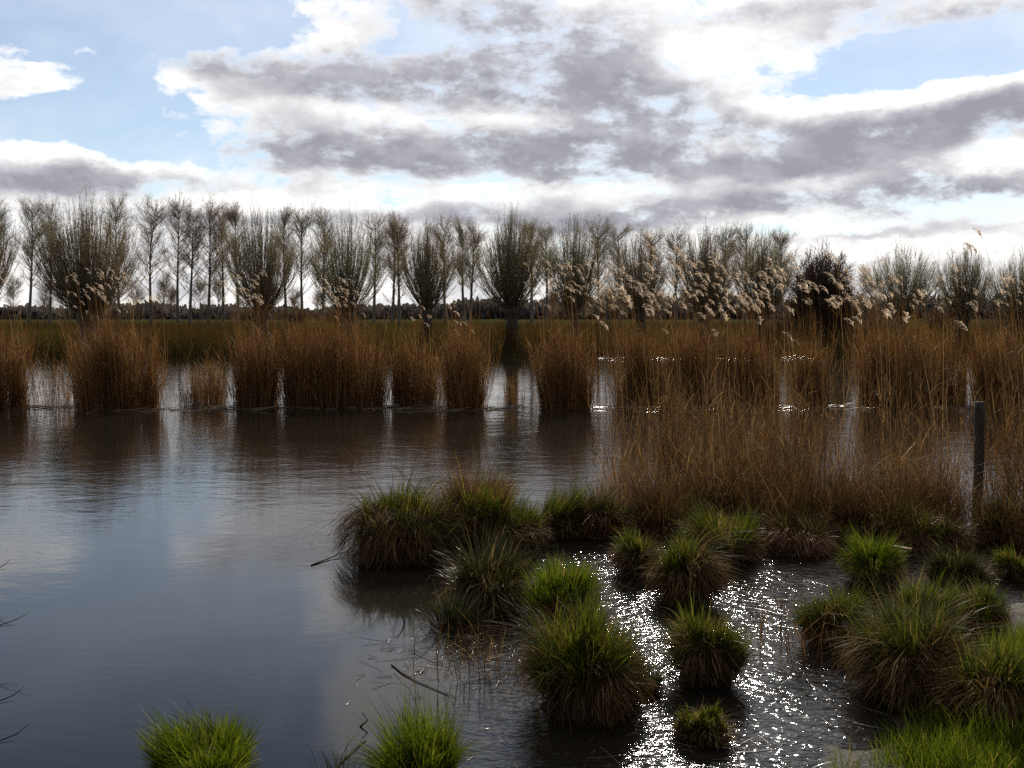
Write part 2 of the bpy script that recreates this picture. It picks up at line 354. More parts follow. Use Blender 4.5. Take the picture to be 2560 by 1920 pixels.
# ---------------------------------------------------------------- tussocks
def tussock(name, label, X, Yb, wpx, Ytop, gmat='green', dead=.5, green=.6, droop=1.0, n=2600, loc=None, spread=.35, group='tussocks standing in the shallow water', seed=0, moundf=.45, ell=1.0, blade=.0055, rust=0, cat='tussock', skirtmat='dead'):
    rng = np.random.default_rng(1000 + seed)
    bpnt = gp(X, Yb)
    if loc is not None: bpnt = np.array(loc)
    dist = bpnt[1]
    R = wpx * K_ / FPX * dist * .5
    bpnt = bpnt + np.array([0, R * .55 * ell, 0])
    dist = bpnt[1]
    top = at(X, Ytop, dist)[2]
    z0 = 0.0 if loc is None else loc[2]
    Ht = max(top - z0, .12); hm = Ht * moundf
    t = thing(name, label, cat, (bpnt[0], bpnt[1], z0), group)
    def lobe(a): return 1 + .20 * np.sin(2 * a + seed * 1.7) + .14 * np.sin(3 * a + seed * 2.3) + .07 * np.sin(7 * a + seed)
    Rm = R * .74
    rr, aa = 9, 26; V = []
    for i in range(rr + 1):
        u = i / rr * math.pi / 2
        for j in range(aa):
            a = j / aa * 2 * math.pi
            lump = 1 + .16 * mnoise.noise((math.cos(a) * 1.7 + seed, math.sin(a) * 1.7, u * 2)) + .1 * mnoise.noise((math.cos(a) * 5 + seed, math.sin(a) * 5, u * 6))
            r = Rm * .93 * (math.cos(u) ** .6) * lump * lobe(a)
            V.append((bpnt[0] + r * math.cos(a), bpnt[1] + ell * r * math.sin(a), z0 - .05 + (hm * .93 + .05) * math.sin(u) * lump))
    i = (np.arange(rr) * aa)[:, None] + np.arange(aa)[None, :]; j = (np.arange(rr) * aa)[:, None] + (np.arange(aa)[None, :] + 1) % aa
    s = Soup(); s.add(V, np.stack([i, j, j + aa, i + aa], -1)); s.build('root_mound', M['mound'], t, True)
    def surf(a, u):
        r = Rm * np.cos(u) ** .6 * lobe(a)
        return np.stack([bpnt[0] + r * np.cos(a), bpnt[1] + ell * r * np.sin(a), z0 + hm * np.sin(u) * (1 + .22 * np.cos(a - seed * 1.9) * np.cos(u))], -1)
    # dead blades combed down over the sides, with some strays
    N = int(n * dead)
    if N:
        nbun = 70; ba = rng.uniform(0, 2 * math.pi, nbun); bu = rng.uniform(.0, 1.15, nbun); kb = rng.integers(0, nbun, N)
        a = ba[kb] + rng.normal(0, .17, N); u = np.clip(bu[kb] + rng.normal(0, .16, N), .05, 1.5); B = surf(a, u); s = Soup()
        stray = rng.random(N) < .14
        L = (B[:, 2] - z0) * rng.uniform(.55, 1.15, N) + R * rng.uniform(.08, .30, N); L = np.where(stray, L * 1.5, L)
        bh = rng.normal(0, .8, nbun)
        a2 = a + bh[kb] + rng.normal(0, .22, N)
        t0 = np.where(stray, rng.uniform(.0, 1.3, N), np.clip(1.35 - .55 * u + rng.normal(0, .2, N), .1, 1.8))
        P = blades(rng, B, a2, L, t0, np.where(stray, 1.2, (2.95 - t0) * rng.uniform(.75, 1.05, N)) * droop ** .5, 8, .55, jit=.12)
        s.ribbons(P, taper(N, rng.uniform(.6, 1.3, N) * blade * .8, [.8, 1, 1, 1, .9, .8, .6, .25]), sides(rng, a2, .8))
        s.build('dead_leaves', M[skirtmat], t)
    def tuft(N, umin, hgt_, sprd, curl, w_, mat_, nm, K=6):
        nbun = 46; ba = rng.uniform(0, 2 * math.pi, nbun); bu = np.arccos(np.sqrt(rng.uniform(0, math.cos(umin) ** 2, nbun))); bl_ = rng.uniform(.35, 1.15, nbun); bt = rng.normal(0, .20, (nbun, 2)) + rng.normal(0, .12, (1, 2)); kb = rng.integers(0, nbun, N)
        a = ba[kb] + rng.normal(0, .2, N); u = np.clip(bu[kb] + rng.normal(0, .13, N), umin * .8, 1.56); B = surf(a, u); s = Soup()
        rel = np.cos(u)
        L = rng.uniform(.45, 1.0, N) * bl_[kb] * (Ht - hm * .75) * rng.choice([1, 1, 1, 1, 1.45], N)
        tx = sprd * rel * np.cos(a) + bt[kb, 0] + rng.normal(0, .10, N); ty = sprd * rel * np.sin(a) + bt[kb, 1] + rng.normal(0, .10, N)
        a2 = np.arctan2(ty, tx)
        P = blades(rng, B, a2, L, np.hypot(tx, ty), np.abs(rng.normal(curl, curl * .8, N)) + sprd * .8 * rel, K, 1.6, jit=.06)
        s.ribbons(P, taper(N, rng.uniform(.6, 1.3, N) * w_, np.interp(np.linspace(0, 1, K), [0, .3, .6, .85, 1], [.85, 1, .8, .5, .1])), sides(rng, a2, 1.0))
        s.build(nm, M[mat_], t)
    if dead > .3: tuft(int(n * .22), .25, Ht, spread * 2.2 + .25, 1.2, blade * .75, 'straw', 'straw_blades', 7)
    if green: tuft(int(n * green * 1.1), .38 if dead > .5 else .15, Ht, spread * 1.5, .35, blade, gmat, 'green_blades')
    if rust: tuft(int(n * rust), 1.0, Ht, .3, .6, blade * .8, 'rust', 'rusty_stems', 7)
    return t

T = tussock
T('sedge_tussock', 'large sedge tussock with a brown skirt trailing into open water left of the marsh', 860, 1222, 250, 1050, 'green', 1.5, .45, 1.0, 3000, seed=1, moundf=.66, spread=.3)
T('sedge_tussock', 'sedge tussock crowned by a tall rust-red tuft, right behind the large brown-skirted one', 1030, 1200, 240, 1018, 'green', 1.1, .5, .9, 3000, seed=2, moundf=.5, rust=.75)
T('sedge_tussock', 'low green-brown sedge tussock at the right foot of the rust-tufted one', 1125, 1195, 110, 1085, 'green', .8, .7, .9, 1700, seed=3)
T('rush_tussock', 'upright green rush tussock with dead brown base, behind the glittering channel', 1220, 1165, 120, 1045, 'green', .5, .9, .6, 2400, seed=4, spread=.2, moundf=.4)
T('rush_tussock', 'pale-tipped rush tussock joining the upright green one to the tall reeds', 1305, 1165, 110, 1050, 'olive', .7, .7, .6, 2200, seed=5, spread=.22, skirtmat='rust')
T('sedge_tussock', 'dark olive sedge tussock with long arching dead leaves, in front of the rust-tufted one', 1055, 1325, 190, 1170, 'olive', .75, .9, 1.0, 2800, seed=6, moundf=.4, spread=.5)
T('grass_tussock', 'sunlit bright green tussock just right of the dark arching-leaved one', 1222, 1345, 180, 1215, 'bright', .35, 1.1, .9, 3200, seed=7, moundf=.5, spread=.35)
T('grass_tussock', 'biggest dark green tussock standing alone at the front of the marsh', 1270, 1560, 235, 1310, 'green', .75, 1.0, .9, 4200, seed=8, moundf=.5, spread=.32, blade=.005)
T('grass_tussock', 'small green tussock touching the left side of the brown mop-like tussock', 1378, 1248, 95, 1145, 'green', .6, 1.0, .8, 2000, seed=9, moundf=.5)
T('grass_tussock', 'brown mop-like tussock with thin green top beside the dark channel', 1485, 1308, 138, 1165, 'green', 1.1, .6, 1.05, 2800, seed=10, moundf=.66)
T('sedge_tussock', 'wide low tussock with dead leaves spilling right, below the tall reeds', 1575, 1218, 170, 1085, 'green', .9, .7, .9, 2600, seed=11, moundf=.4, spread=.3)
T('grass_tussock', 'round tussock with green spiky top and black base in the mirror-like channel', 1530, 1485, 150, 1325, 'green', .6, 1.1, .8, 3200, seed=12, moundf=.55, spread=.3, blade=.005)
T('grass_tussock', 'tiny mossy tussock surrounded by sun glitter near the bottom of the marsh', 1523, 1608, 125, 1525, 'green', .5, 1.0, .9, 2000, seed=13, moundf=.5, blade=.005)
T('grass_tussock', 'bright green cushion tussock in open water left of the wooden post', 1900, 1272, 130, 1160, 'bright', .35, 1.2, .9, 2600, seed=14, moundf=.5)
T('grass_tussock', 'dull green tussock at the foot of the wooden post', 2085, 1282, 140, 1185, 'olive', .5, 1.0, .9, 2400, seed=15, moundf=.5)
T('grass_tussock', 'mid-sized green tussock at the left shoulder of the widest brown one', 1815, 1402, 125, 1275, 'green', .6, 1.0, .9, 2400, seed=16, moundf=.5)
T('sedge_tussock', 'widest brown-sided tussock with drooping leaves on the right shore', 1985, 1530, 205, 1312, 'green', 1.2, .7, 1.0, 4600, seed=17, moundf=.6, spread=.42)
T('grass_tussock', 'green tussock leaning against the back of the widest brown one', 2010, 1400, 150, 1255, 'green', .4, 1.0, .9, 2400, seed=18, moundf=.5)
T('grass_tussock', 'dark tussock with green fringe cut by the right edge near the bottom', 2175, 1600, 185, 1400, 'green', .9, 1.0, 1.0, 4000, seed=19, moundf=.55, spread=.4)
T('grass_tussock', 'low green tussock on the mossy bank above the edge-cut dark one', 2120, 1370, 130, 1265, 'green', .5, 1.0, .9, 2200, seed=20, moundf=.45)
T('grass_tussock', 'bright green tuft rising at the bottom edge below the dark open water', 430, 1715, 265, 1535, 'bright', .2, 1.3, .5, 3400, seed=21, moundf=.3, spread=.34, blade=.0045)
T('rush_tussock', 'green tuft of fine rushes at the bottom edge beside thin black sprigs', 905, 1725, 205, 1530, 'bright', .2, 1.1, .5, 2600, seed=22, moundf=.3, spread=.28, blade=.0042)
T('rush_tussock', 'sparse sprigs of nearly black rush left of the bottom-edge rush tuft', 735, 1720, 150, 1600, 'olive', .05, .10, .5, 1200, seed=23, moundf=.15, spread=.5, blade=.0042)
T('sedge_tussock', 'brown sedge tussock with green tip among the reeds behind the bright green cushion', 1965, 1190, 120, 1085, 'green', 1.1, .5, .9, 2300, seed=24, moundf=.5, skirtmat='rust')
T('sedge_tussock', 'tangled brown tussock right of the wide low one, dead leaves matted flat', 1735, 1195, 190, 1100, 'olive', 1.4, .4, .9, 2800, seed=25, moundf=.45, skirtmat='rust')
T('sedge_tussock', 'brown reedy tussock at the right edge behind the post', 2185, 1180, 110, 1070, 'olive', 1.2, .6, .7, 2600, seed=26, moundf=.45, skirtmat='rust')
T('sedge_tussock', 'straggly olive tuft growing out of the mud between the arching-leaved and biggest tussocks', 985, 1365, 120, 1260, 'olive', .15, .35, .7, 1500, seed=27, moundf=.2, spread=.5)
T('sedge_tussock', 'dark brown tangle of dead sedge behind the small green tussock', 1420, 1150, 120, 1060, 'olive', 1.2, .35, .9, 2200, seed=31, moundf=.5, skirtmat='rust')
T('sedge_tussock', 'dark brown tangle of dead sedge under the tall reed stand, left of the matted one', 1610, 1140, 150, 1040, 'olive', 1.2, .4, .9, 2400, seed=32, moundf=.5, skirtmat='rust')
T('sedge_tussock', 'low dark sedge hump right of the matted brown tussock', 1850, 1170, 130, 1080, 'olive', 1.2, .4, .9, 2200, seed=33, moundf=.5, skirtmat='rust')
T('sedge_tussock', 'dark sedge hump close to the left side of the post foot', 2045, 1195, 110, 1110, 'olive', 1.2, .45, .9, 2000, seed=34, moundf=.5, skirtmat='rust')
T('grass_tussock', 'tiny green tuft in the shallows between the bright cushion and the post', 1990, 1330, 80, 1265, 'green', .3, 1.0, .9, 1200, seed=35)
T('grass_tussock', 'small green tuft wedged between the widest brown tussock and the edge-cut one', 2095, 1500, 110, 1400, 'bright', .4, 1.0, .9, 2000, seed=36)
T('grass_tussock', 'small spiky tuft in front of the biggest tussock on its right', 1405, 1500, 70, 1440, 'olive', .2, .8, .9, 700, seed=37, moundf=.2, spread=.45)
T('grass_tussock', 'small green tuft at the right edge level with the foot of the post', 2205, 1255, 90, 1180, 'green', .4, 1.0, .9, 1600, seed=28)

# ---------------------------------------------------------------- reeds
def plume_soup(rng, s, tips, dirs, size, n=30, wid=.007):
    """feathery one-sided seed heads: fine hairs drooping from a curved axis"""
    Np = len(tips)
    for k in range(Np):
        L = size[k]; hd = dirs[k]
        u = np.linspace(0, 1, 6); th = .15 + u * 1.5
        ax = np.cumsum(np.stack([np.sin(th) * math.cos(hd), np.sin(th) * math.sin(hd), np.cos(th)], -1) * L / 5, 0) * .8
        ax = np.vstack([[0, 0, 0], ax[:-1]]) + tips[k]
        t = rng.uniform(0, 1, n); idx = t * 5; i0 = np.clip(idx.astype(int), 0, 4); fr = (idx - i0)[:, None]
        B = ax[i0] * (1 - fr) + ax[i0 + 1] * fr
        a2 = hd + rng.normal(0, .75, n); l2 = L * rng.uniform(.18, .42, n) * (1.15 - .7 * t)
        P = blades(rng, B, a2, l2, .7 + t * .9 + rng.normal(0, .25, n), rng.uniform(.4, 1.2, n), 4, 1, None)
        s.ribbons(P, taper(n, rng.uniform(.7, 1.4, n) * wid, [.5, 1, .9, .3]), sides(rng, a2, 1.2))
def reed_clump(label, cx, cy, rx, ry, n, hmin, hmax, seed, nplume=0, ph=(2.6, 3.0), mat='reed', width=.009, lean=.08, wind=math.pi, group='reed clumps standing in the pond', leafn=2, pl=.28, pw=.0065, pn=36, windb=.02, name='reed_clump', plx=None, flare=.13, bentf=.03, leafmat_='reed_leaf'):
    rng = np.random.default_rng(seed)
    t = thing(name, label, 'reeds', (cx, cy, 0), group)
    a = rng.uniform(0, 2 * math.pi, n); r = np.sqrt(rng.uniform(0, 1, n))
    lump = 1 + .25 * np.sin(3 * a + seed) + .12 * np.sin(7 * a + seed * 2)
    B = np.stack([cx + rx * r * lump * np.cos(a), cy + ry * r * lump * np.sin(a), np.full(n, -.03)], -1)
    # sub-clumping so that stems come in bunches
    nbn = max(6, int(rx * 9)); bc = rng.uniform(0, 1, (nbn, 2)); ab_ = bc[:, 0] * 6.283; rb_ = np.sqrt(bc[:, 1]); kb = rng.integers(0, nbn, n); inb = rng.random(n) < .55
    bh_ = rng.uniform(-.28, .22, nbn)
    B[inb, 0] = cx + rx * (rb_ * np.cos(ab_))[kb][inb] + rng.normal(0, .10, inb.sum()); B[inb, 1] = cy + ry * (rb_ * np.sin(ab_))[kb][inb] + rng.normal(0, .08, inb.sum())
    h = hmin + (hmax - hmin) * np.clip(rng.beta(1.9, 1.5, n) - .15 * r + .12 * np.sin(B[:, 0] * 9 + seed) + .07 * np.sin(B[:, 0] * 23), 0, 1.1)
    h = np.maximum(h + np.where(inb, bh_[kb], 0) * (hmax - hmin), .3)
    h = np.where(rng.random(n) < .04, hmax * rng.uniform(1.02, 1.2, n), h)
    hd = np.where(rng.random(n) < .5, a, rng.uniform(0, 2 * math.pi, n))
    tilt = np.abs(rng.normal(0, lean, n)) + flare * r
    bent = rng.random(n) < bentf; tilt = np.where(bent, rng.uniform(.3, 1.1, n), tilt); h = np.where(bent, h * .75, h)
    P = blades(rng, B, hd, h, tilt, rng.normal(.06, .08, n), 5, 1.5, jit=.1)
    P[..., 0] += np.cos(wind) * windb * P[..., 2] ** 2; 
    s = Soup(); s.ribbons(P, taper(n, rng.uniform(.7, 1.25, n) * width, [1, 1, .9, .75, .35]), sides(rng, hd, 1.5))
    # short broken stubble thickens the foot
    nb = n // 2; ab = rng.uniform(0, 2 * math.pi, nb); rb = np.sqrt(rng.uniform(0, 1, nb)) * 1.05
    Bb = np.stack([cx + rx * rb * np.cos(ab), cy + ry * rb * np.sin(ab), np.full(nb, -.02)], -1); hb = rng.uniform(.25, .45, nb) * hmax * rng.uniform(.5, 1.2, nb)
    Pb = blades(rng, Bb, ab + rng.normal(0, .6, nb), hb, np.abs(rng.normal(.1, .14, nb)), rng.normal(.15, .3, nb), 4, 1.2, jit=.1)
    s.ribbons(Pb, taper(nb, rng.uniform(.7, 1.4, nb) * width, [1, 1, .8, .3]), sides(rng, ab, 1.5))
    s.build('stems', M[mat], t)
    nl = n * leafn; k = rng.integers(0, n, nl); u = rng.uniform(.12, .9, nl) * 4; i0 = np.clip(u.astype(int), 0, 3); fr = (u - i0)[:, None]
    Bl = P[k, i0] * (1 - fr) + P[k, i0 + 1] * fr; hl = rng.uniform(0, 2 * math.pi, nl)
    Pl = blades(rng, Bl, hl, rng.uniform(.18, .5, nl), rng.uniform(.25, .8, nl), rng.uniform(.3, 1.6, nl), 4, 1.1, jit=.1)
    s = Soup(); s.ribbons(Pl, taper(nl, rng.uniform(.7, 1.3, nl) * width * .9, [.7, 1, .7, .15]), sides(rng, hl, .8)); s.build('leaves', M[leafmat_], t)
    if nplume:
        if plx is None: plx = (cx - rx, cx + rx)
        bx = rng.uniform(*plx, nplume); B = np.stack([bx, cy + rng.uniform(-ry, ry, nplume), np.zeros(nplume)], -1)
        hh = rng.uniform(*ph, nplume) * np.where(rng.random(nplume) < .15, .88, 1)
        P = blades(rng, B, np.full(nplume, wind) + rng.normal(0, .8, nplume), hh, rng.uniform(.0, .12, nplume), rng.uniform(.02, .22, nplume), 6, 2.0, jit=.05)
        s = Soup(); s.ribbons(P, taper(nplume, np.full(nplume, width * .95), [1, 1, .9, .8, .6, .4]), sides(rng, np.full(nplume, wind), 1.4)); s.build('tall_stems', M[mat], t)
        for k_ in range(nplume):
            s = Soup(); plume_soup(rng, s, P[k_:k_ + 1, -1], [wind + rng.normal(0, .6)], [rng.uniform(.6, 1.2) * pl], pn, pw); s.build('plume', M['plume'], t)
    return t
def midz(Y): return at(1106, Y, 25.4)[2]
def mid(label, x0, x1, seed, n=None, top=690, hm=.42, ry=.7, yb=882, **k):
    yb = 881 + 7 * math.sin(seed * 2.7)
    a = gp(x0, yb); b = gp(x1, yb); cx = (a[0] + b[0]) / 2; rx = (b[0] - a[0]) / 2 * .9
    n = n or int(680 * rx * 2 * (ry / .7) ** .5)
    ht = at(1106, top, a[1])[2]
    reed_clump(label, cx, a[1] + ry, rx, ry, n, ht * hm, ht * 1.08, seed, **k)
PH = lambda a, b: (at(1106, a, 25.4)[2] * 1.0, at(1106, b, 25.4)[2] * 1.0)
mid('dense brown reed clump cut by the left edge of the pond', -130, 38, 31, top=690, nplume=14, ph=PH(640, 600))
mid('thin short reed fringe between the left-edge clump and the broad plumed one', 60, 150, 32, 90, top=760)
mid('broad brown reed clump topped with pale plumes below the largest willow', 130, 318, 33, 2000, top=692, nplume=60, ph=PH(660, 590), ry=.9)
mid('low loose reed clump with water gleaming through, right of the broad plumed clump', 368, 472, 34, 330, top=770, hm=.45)
mid('dark narrow reed clump under the third willow', 487, 583, 35, 1150, top=685, nplume=34, ph=PH(660, 588))
mid('long wall of reddish brown reeds, widest at the pond middle left', 592, 836, 36, 2500, top=690, nplume=34, ph=PH(670, 610), plx=(gp(690, 882)[0], gp(800, 882)[0]))
mid('loose reed clump between the long reed wall and the slim tall-stemmed one', 846, 952, 37, 800, top=710, nplume=9, ph=PH(700, 640))
mid('slim upright reed clump with bent stalks on the left side of the open gap', 962, 1046, 38, 950, top=690, nplume=8, ph=PH(710, 660))
mid('small sprig of reeds alone in the open gap below the thick-trunked willow', 1085, 1135, 39, 45, top=800, hm=.4, ry=.3)
mid('flaring reed clump crowned with a big flock of plumes, right of the open gap', 1165, 1282, 40, 1150, top=700, nplume=85, ph=PH(650, 572), flare=.2, plx=(gp(1175, 882)[0], gp(1360, 882)[0]))
mid('long dark reed bank behind the foreground reeds, right of the flaring clump', 1325, 1560, 41, 2100, top=700, nplume=70, ph=PH(670, 590))
mid('second dark reed stretch continuing the long bank to the right', 1560, 1700, 42, 1300, top=700, nplume=50, ph=PH(680, 595))
mid('black-based narrow reed clump between two bright water gaps', 1738, 1800, 43, 620, top=700, nplume=12, ph=PH(680, 610))
mid('reed clump right of the widest bright gap, dark at its foot', 1880, 1955, 44, 900, top=690, nplume=18, ph=PH(670, 600))
mid('reed clump left of the wooden post, veiling a narrow gleam', 1960, 2035, 45, 800, top=690, nplume=16, ph=PH(680, 600))
mid('thin dark reed clump directly behind the wooden post', 2045, 2100, 46, 480, top=690, nplume=8, ph=PH(680, 600))
mid('reed clump cut by the right edge beyond the post', 2130, 2330, 47, 1700, top=690, nplume=30, ph=PH(670, 590))

def near(label, X, Yb, wpx, n, top, seed, ptop=None, nplume=0, ry=.45, **k):
    a = gp(X, Yb); rx = wpx * .5 * K_ / FPX * a[1]
    ht = at(X, top, a[1])[2]
    ph = (at(X, ptop[0], a[1])[2], at(X, ptop[1], a[1])[2]) if ptop else (3, 3)
    kk = dict(mat='reed_near', width=.0048, lean=.15, flare=.08, bentf=.12, leafn=2, pl=.22, pw=.0065, pn=40, windb=.012, group='foreground reeds on the marsh edge', name='reed_stand'); kk.update(k)
    reed_clump(label, a[0], a[1], rx, ry, int(n * .62), ht * .3, ht, seed, nplume, ph, **kk)
near('sparse foreground reeds leaning over the water at the left of the tall stand', 1385, 1045, 150, 210, 760, 51, (690, 600), 16)
near('dense foreground reed stand in the centre of the marsh edge with pale plumes', 1510, 1040, 190, 760, 740, 52, (690, 560), 34, ry=.6)
near('densest tangled foreground reeds above the wide low tussock', 1640, 1070, 200, 1300, 780, 53, (690, 570), 30, ry=.6)
near('thin foreground reeds right of the tangled ones, bright water behind', 1780, 1080, 170, 230, 700, 54, (680, 575), 24)
near('tall leaning foreground reeds in the middle of the right half', 1900, 1060, 130, 200, 700, 55, (680, 580), 24)
near('fine foreground reeds just left of the wooden post', 2010, 1090, 140, 260, 720, 56, (700, 640), 8)
near('dark foreground reeds rising right of the wooden post', 2200, 1100, 120, 520, 720, 57, (640, 600), 6)
near('low reddish reed stubble behind the upright rush tussock', 1370, 1120, 190, 700, 950, 58)
near('low brown reed stubble in front of the tangled reeds', 1660, 1120, 360, 1900, 930, 59, ry=.5)
near('low brown reed stubble left of the post foot', 1960, 1130, 220, 1000, 950, 60, ry=.4)

for i, (X, Y, wp, n_, tp, lb) in enumerate([(1450, 1150, 150, 520, 985, 'dark brown reed tangle behind the brown mop-like tussock'), (1570, 1120, 170, 700, 960, 'dark brown reed tangle above the wide low tussock'),
        (1700, 1160, 150, 620, 990, 'brown reed tangle filling the gap left of the low sedge hump'), (1810, 1150, 150, 560, 980, 'brown reed tangle standing over the low sedge hump'),
        (1920, 1170, 120, 480, 1000, 'brown reed tangle behind the bright green cushion'), (2025, 1150, 90, 300, 990, 'brown reed tangle touching the left of the post'),
        (2180, 1180, 120, 520, 1060, 'brown reed tangle at the right edge below the post level')]):
    near(lb, X, Y, wp, int(n_ * 1.4), tp, 71 + i, ry=.38, bentf=.25, lean=.24, mat='rust_dark', leafmat_='dead')
near('few thin dark stems imitating reed reflections in the glittering channel right of the brown mop', 1690, 1400, 190, 90, 1290, 91, ry=.5, leafn=1, mat='rust_dark', leafmat_='dead')  # stems added where only the reflections of reeds darken the water
near('few thin dark reed stems in the litter left of the biggest tussock', 1030, 1450, 150, 60, 1370, 92, ry=.3, leafn=1, mat='rust_dark', leafmat_='dead')
# a solitary tall reed by the right edge with dark plumes against the sky
def lone(label, X, Yb, tips, seed):
    a = gp(X, Yb); t = thing('tall_reed', label, 'reeds', a, 'foreground reeds on the marsh edge'); rng = np.random.default_rng(seed)
    s = Soup(); s2 = Soup()
    for (tx, ty) in tips:
        e = at(tx, ty, a[1]); u = np.linspace(0, 1, 9)[:, None]; b0 = a + np.array([rng.normal(0, .05), 0, 0])
        P = b0 * (1 - u) + e * u; P[:, 0] += (np.sin(u[:, 0] * math.pi) * .22)
        s.tubes(P[None], np.linspace(.004, .0018, 9)[None], 4)
        s2 = Soup(); plume_soup(rng, s2, [e], [math.pi], [.20], 60, .007); s2.build('plume', M['plume'], t)
        s.build('stem', M['reed_near'], t); s = Soup()
lone('tallest reed with plumes standing dark against the sky near the right edge', 2205, 1080, [(2120, 512), (2095, 540), (2110, 548), (2070, 590)], 5)
lone('two tall reeds with drooping plumes in front of the dark round tree', 1800, 1050, [(1718, 568), (1722, 590), (1690, 610)], 6)
lone('bunch of tall curved reeds with plumes in front of the dark bushy willow', 1600, 1050, [(1470, 550), (1482, 565), (1500, 580), (1462, 580), (1408, 520), (1414, 545)], 7)

# ---------------------------------------------------------------- far bank vegetation
rng = np.random.default_rng(77)
def scatter(name, mat, N, xr, yr, L, wd, t=(.25, .25), z=None, K=4):
    x = rng.uniform(*xr, N); y = rng.uniform(*yr, N); B = np.stack([x, y, hz(x, y) if z is None else np.full(N, z)], -1)
    keep = hz(x, y) > -.42 if z is None else np.ones(N, bool)
    B = B[keep]; N = len(B); hd = rng.uniform(0, 6.28, N); ln = rng.uniform(*L, N) * (1 + .35 * wob(B[:, 0], B[:, 1], .7, 5))
    P = blades(rng, B, hd, ln, np.abs(rng.normal(0, t[0], N)), np.abs(rng.normal(t[1], t[1], N)), K, 1.3, None)
    s = Soup(); s.ribbons(P, taper(N, rng.uniform(.6, 1.4, N) * wd, np.linspace(1, .25, K)), sides(rng, hd, 1.5)); return s.build(name, M[mat])
fr = scatter('reed_fringe', 'far_reed', 26000, (-50, 50), (57.0, 60.2), (.8, 1.55), .022, (.12, .15)); tag(fr, 'continuous brown fringe of dead reeds along the far bank', 'reeds', kind='stuff')
mg = scatter('meadow_grass', 'far_reed', 34000, (-60, 60), (60, 92), (.25, .8), .04, (.3, .3)); tag(mg, 'rough brownish green grass on the meadow behind the far bank', 'grass', kind='stuff')
wd_ = scatter('weeds', 'far_reed', 9000, (-60, 60), (60.5, 75), (.4, 1.0), .03, (.2, .25)); tag(wd_, 'patches of tall dead weeds on the meadow edge behind the willows', 'weeds', kind='stuff')
def bank_grass():
    N = 120000; x = np.where(rng.random(N) < .7, rng.uniform(.9, 3.6, N), rng.uniform(.6, 6.5, N)); y = np.where(rng.random(N) < .7, rng.uniform(4.3, 7.2, N), rng.uniform(3.9, 10.5, N)); sd = near_sd(x, y) + wob(x, y, 1.7, 1) * .25
    k = (sd > -.5) & (rng.random(N) < np.clip(.45 + wob(x, y, 2.2, 7) * .9, .12, 1)); x, y = x[k], y[k]; N = len(x)
    B = np.stack([x, y, hz(x, y)], -1); hd = rng.uniform(0, 6.28, N); tall = np.clip(1 + wob(x, y, 3.1, 2), .3, 2)
    P = blades(rng, B, hd, rng.uniform(.05, .19, N) * tall, np.abs(rng.normal(0, .35, N)), np.abs(rng.normal(.5, .4, N)), 4, 1.3, None)
    s = Soup(); s.ribbons(P, taper(N, rng.uniform(.7, 1.3, N) * .0045, [1, .9, .6, .15]), sides(rng, hd, 1.5)); return s.build('grass', M['bright'])
tag(bank_grass(), 'short mossy green grass covering the near bank', 'grass', kind='stuff')

# ---------------------------------------------------------------- trees
def twigs_on(rng, P, Rr, per, ln, ang, s, wd, u0=.2, flecks=None, fsize=.04, fl=None, sub=3):
    N, K, _ = P.shape; M_ = N * per
    k = rng.integers(0, N, M_); u = rng.uniform(u0, 1, M_) * (K - 1.001); i0 = u.astype(int); f = (u - i0)[:, None]
    B = P[k, i0] * (1 - f) + P[k, i0 + 1] * f; D = P[k, i0 + 1] - P[k, i0]; D /= np.linalg.norm(D, axis=1, keepdims=True) + 1e-9
    rv = rng.normal(size=(M_, 3)); rv -= (rv * D).sum(1, keepdims=True) * D; rv /= np.linalg.norm(rv, axis=1, keepdims=True)
    an = rng.uniform(*ang, M_)[:, None]; d0 = D * np.cos(an) + rv * np.sin(an)
    L = rng.uniform(*ln, M_)[:, None]
    Q = [B]; cur = B; dd = d0
    for j in range(sub):
        cur = cur + dd * L / sub; Q.append(cur); dd = dd + np.array([0, 0, .18]) + rng.normal(0, .12, (M_, 3)); dd /= np.linalg.norm(dd, axis=1, keepdims=True)
    Q = np.stack(Q, 1); sv = np.cross(d0, rng.normal(size=(M_, 3))); sv /= np.linalg.norm(sv, axis=1, keepdims=True)
    s.ribbons(Q, taper(M_, rng.uniform(.7, 1.3, M_) * wd, np.linspace(1, .35, sub + 1)), sv)
    return Q
def flecks(rng, Q, N, size, s, spread=.06):
    n_, K, _ = Q.shape; k = rng.integers(0, n_, N); j = rng.integers(1, K, N)
    c = Q[k, j] + rng.normal(0, spread, (N, 3)); a = rng.normal(size=(N, 3)); a /= np.linalg.norm(a, axis=1, keepdims=True)
    b = np.cross(a, rng.normal(size=(N, 3))); b /= np.linalg.norm(b, axis=1, keepdims=True); sz = rng.uniform(.5, 1.3, N)[:, None] * size
    P = np.stack([c - a * sz, c + a * sz], 1); s.ribbons(P, np.repeat(sz, 2, 1) * 1.1, b)

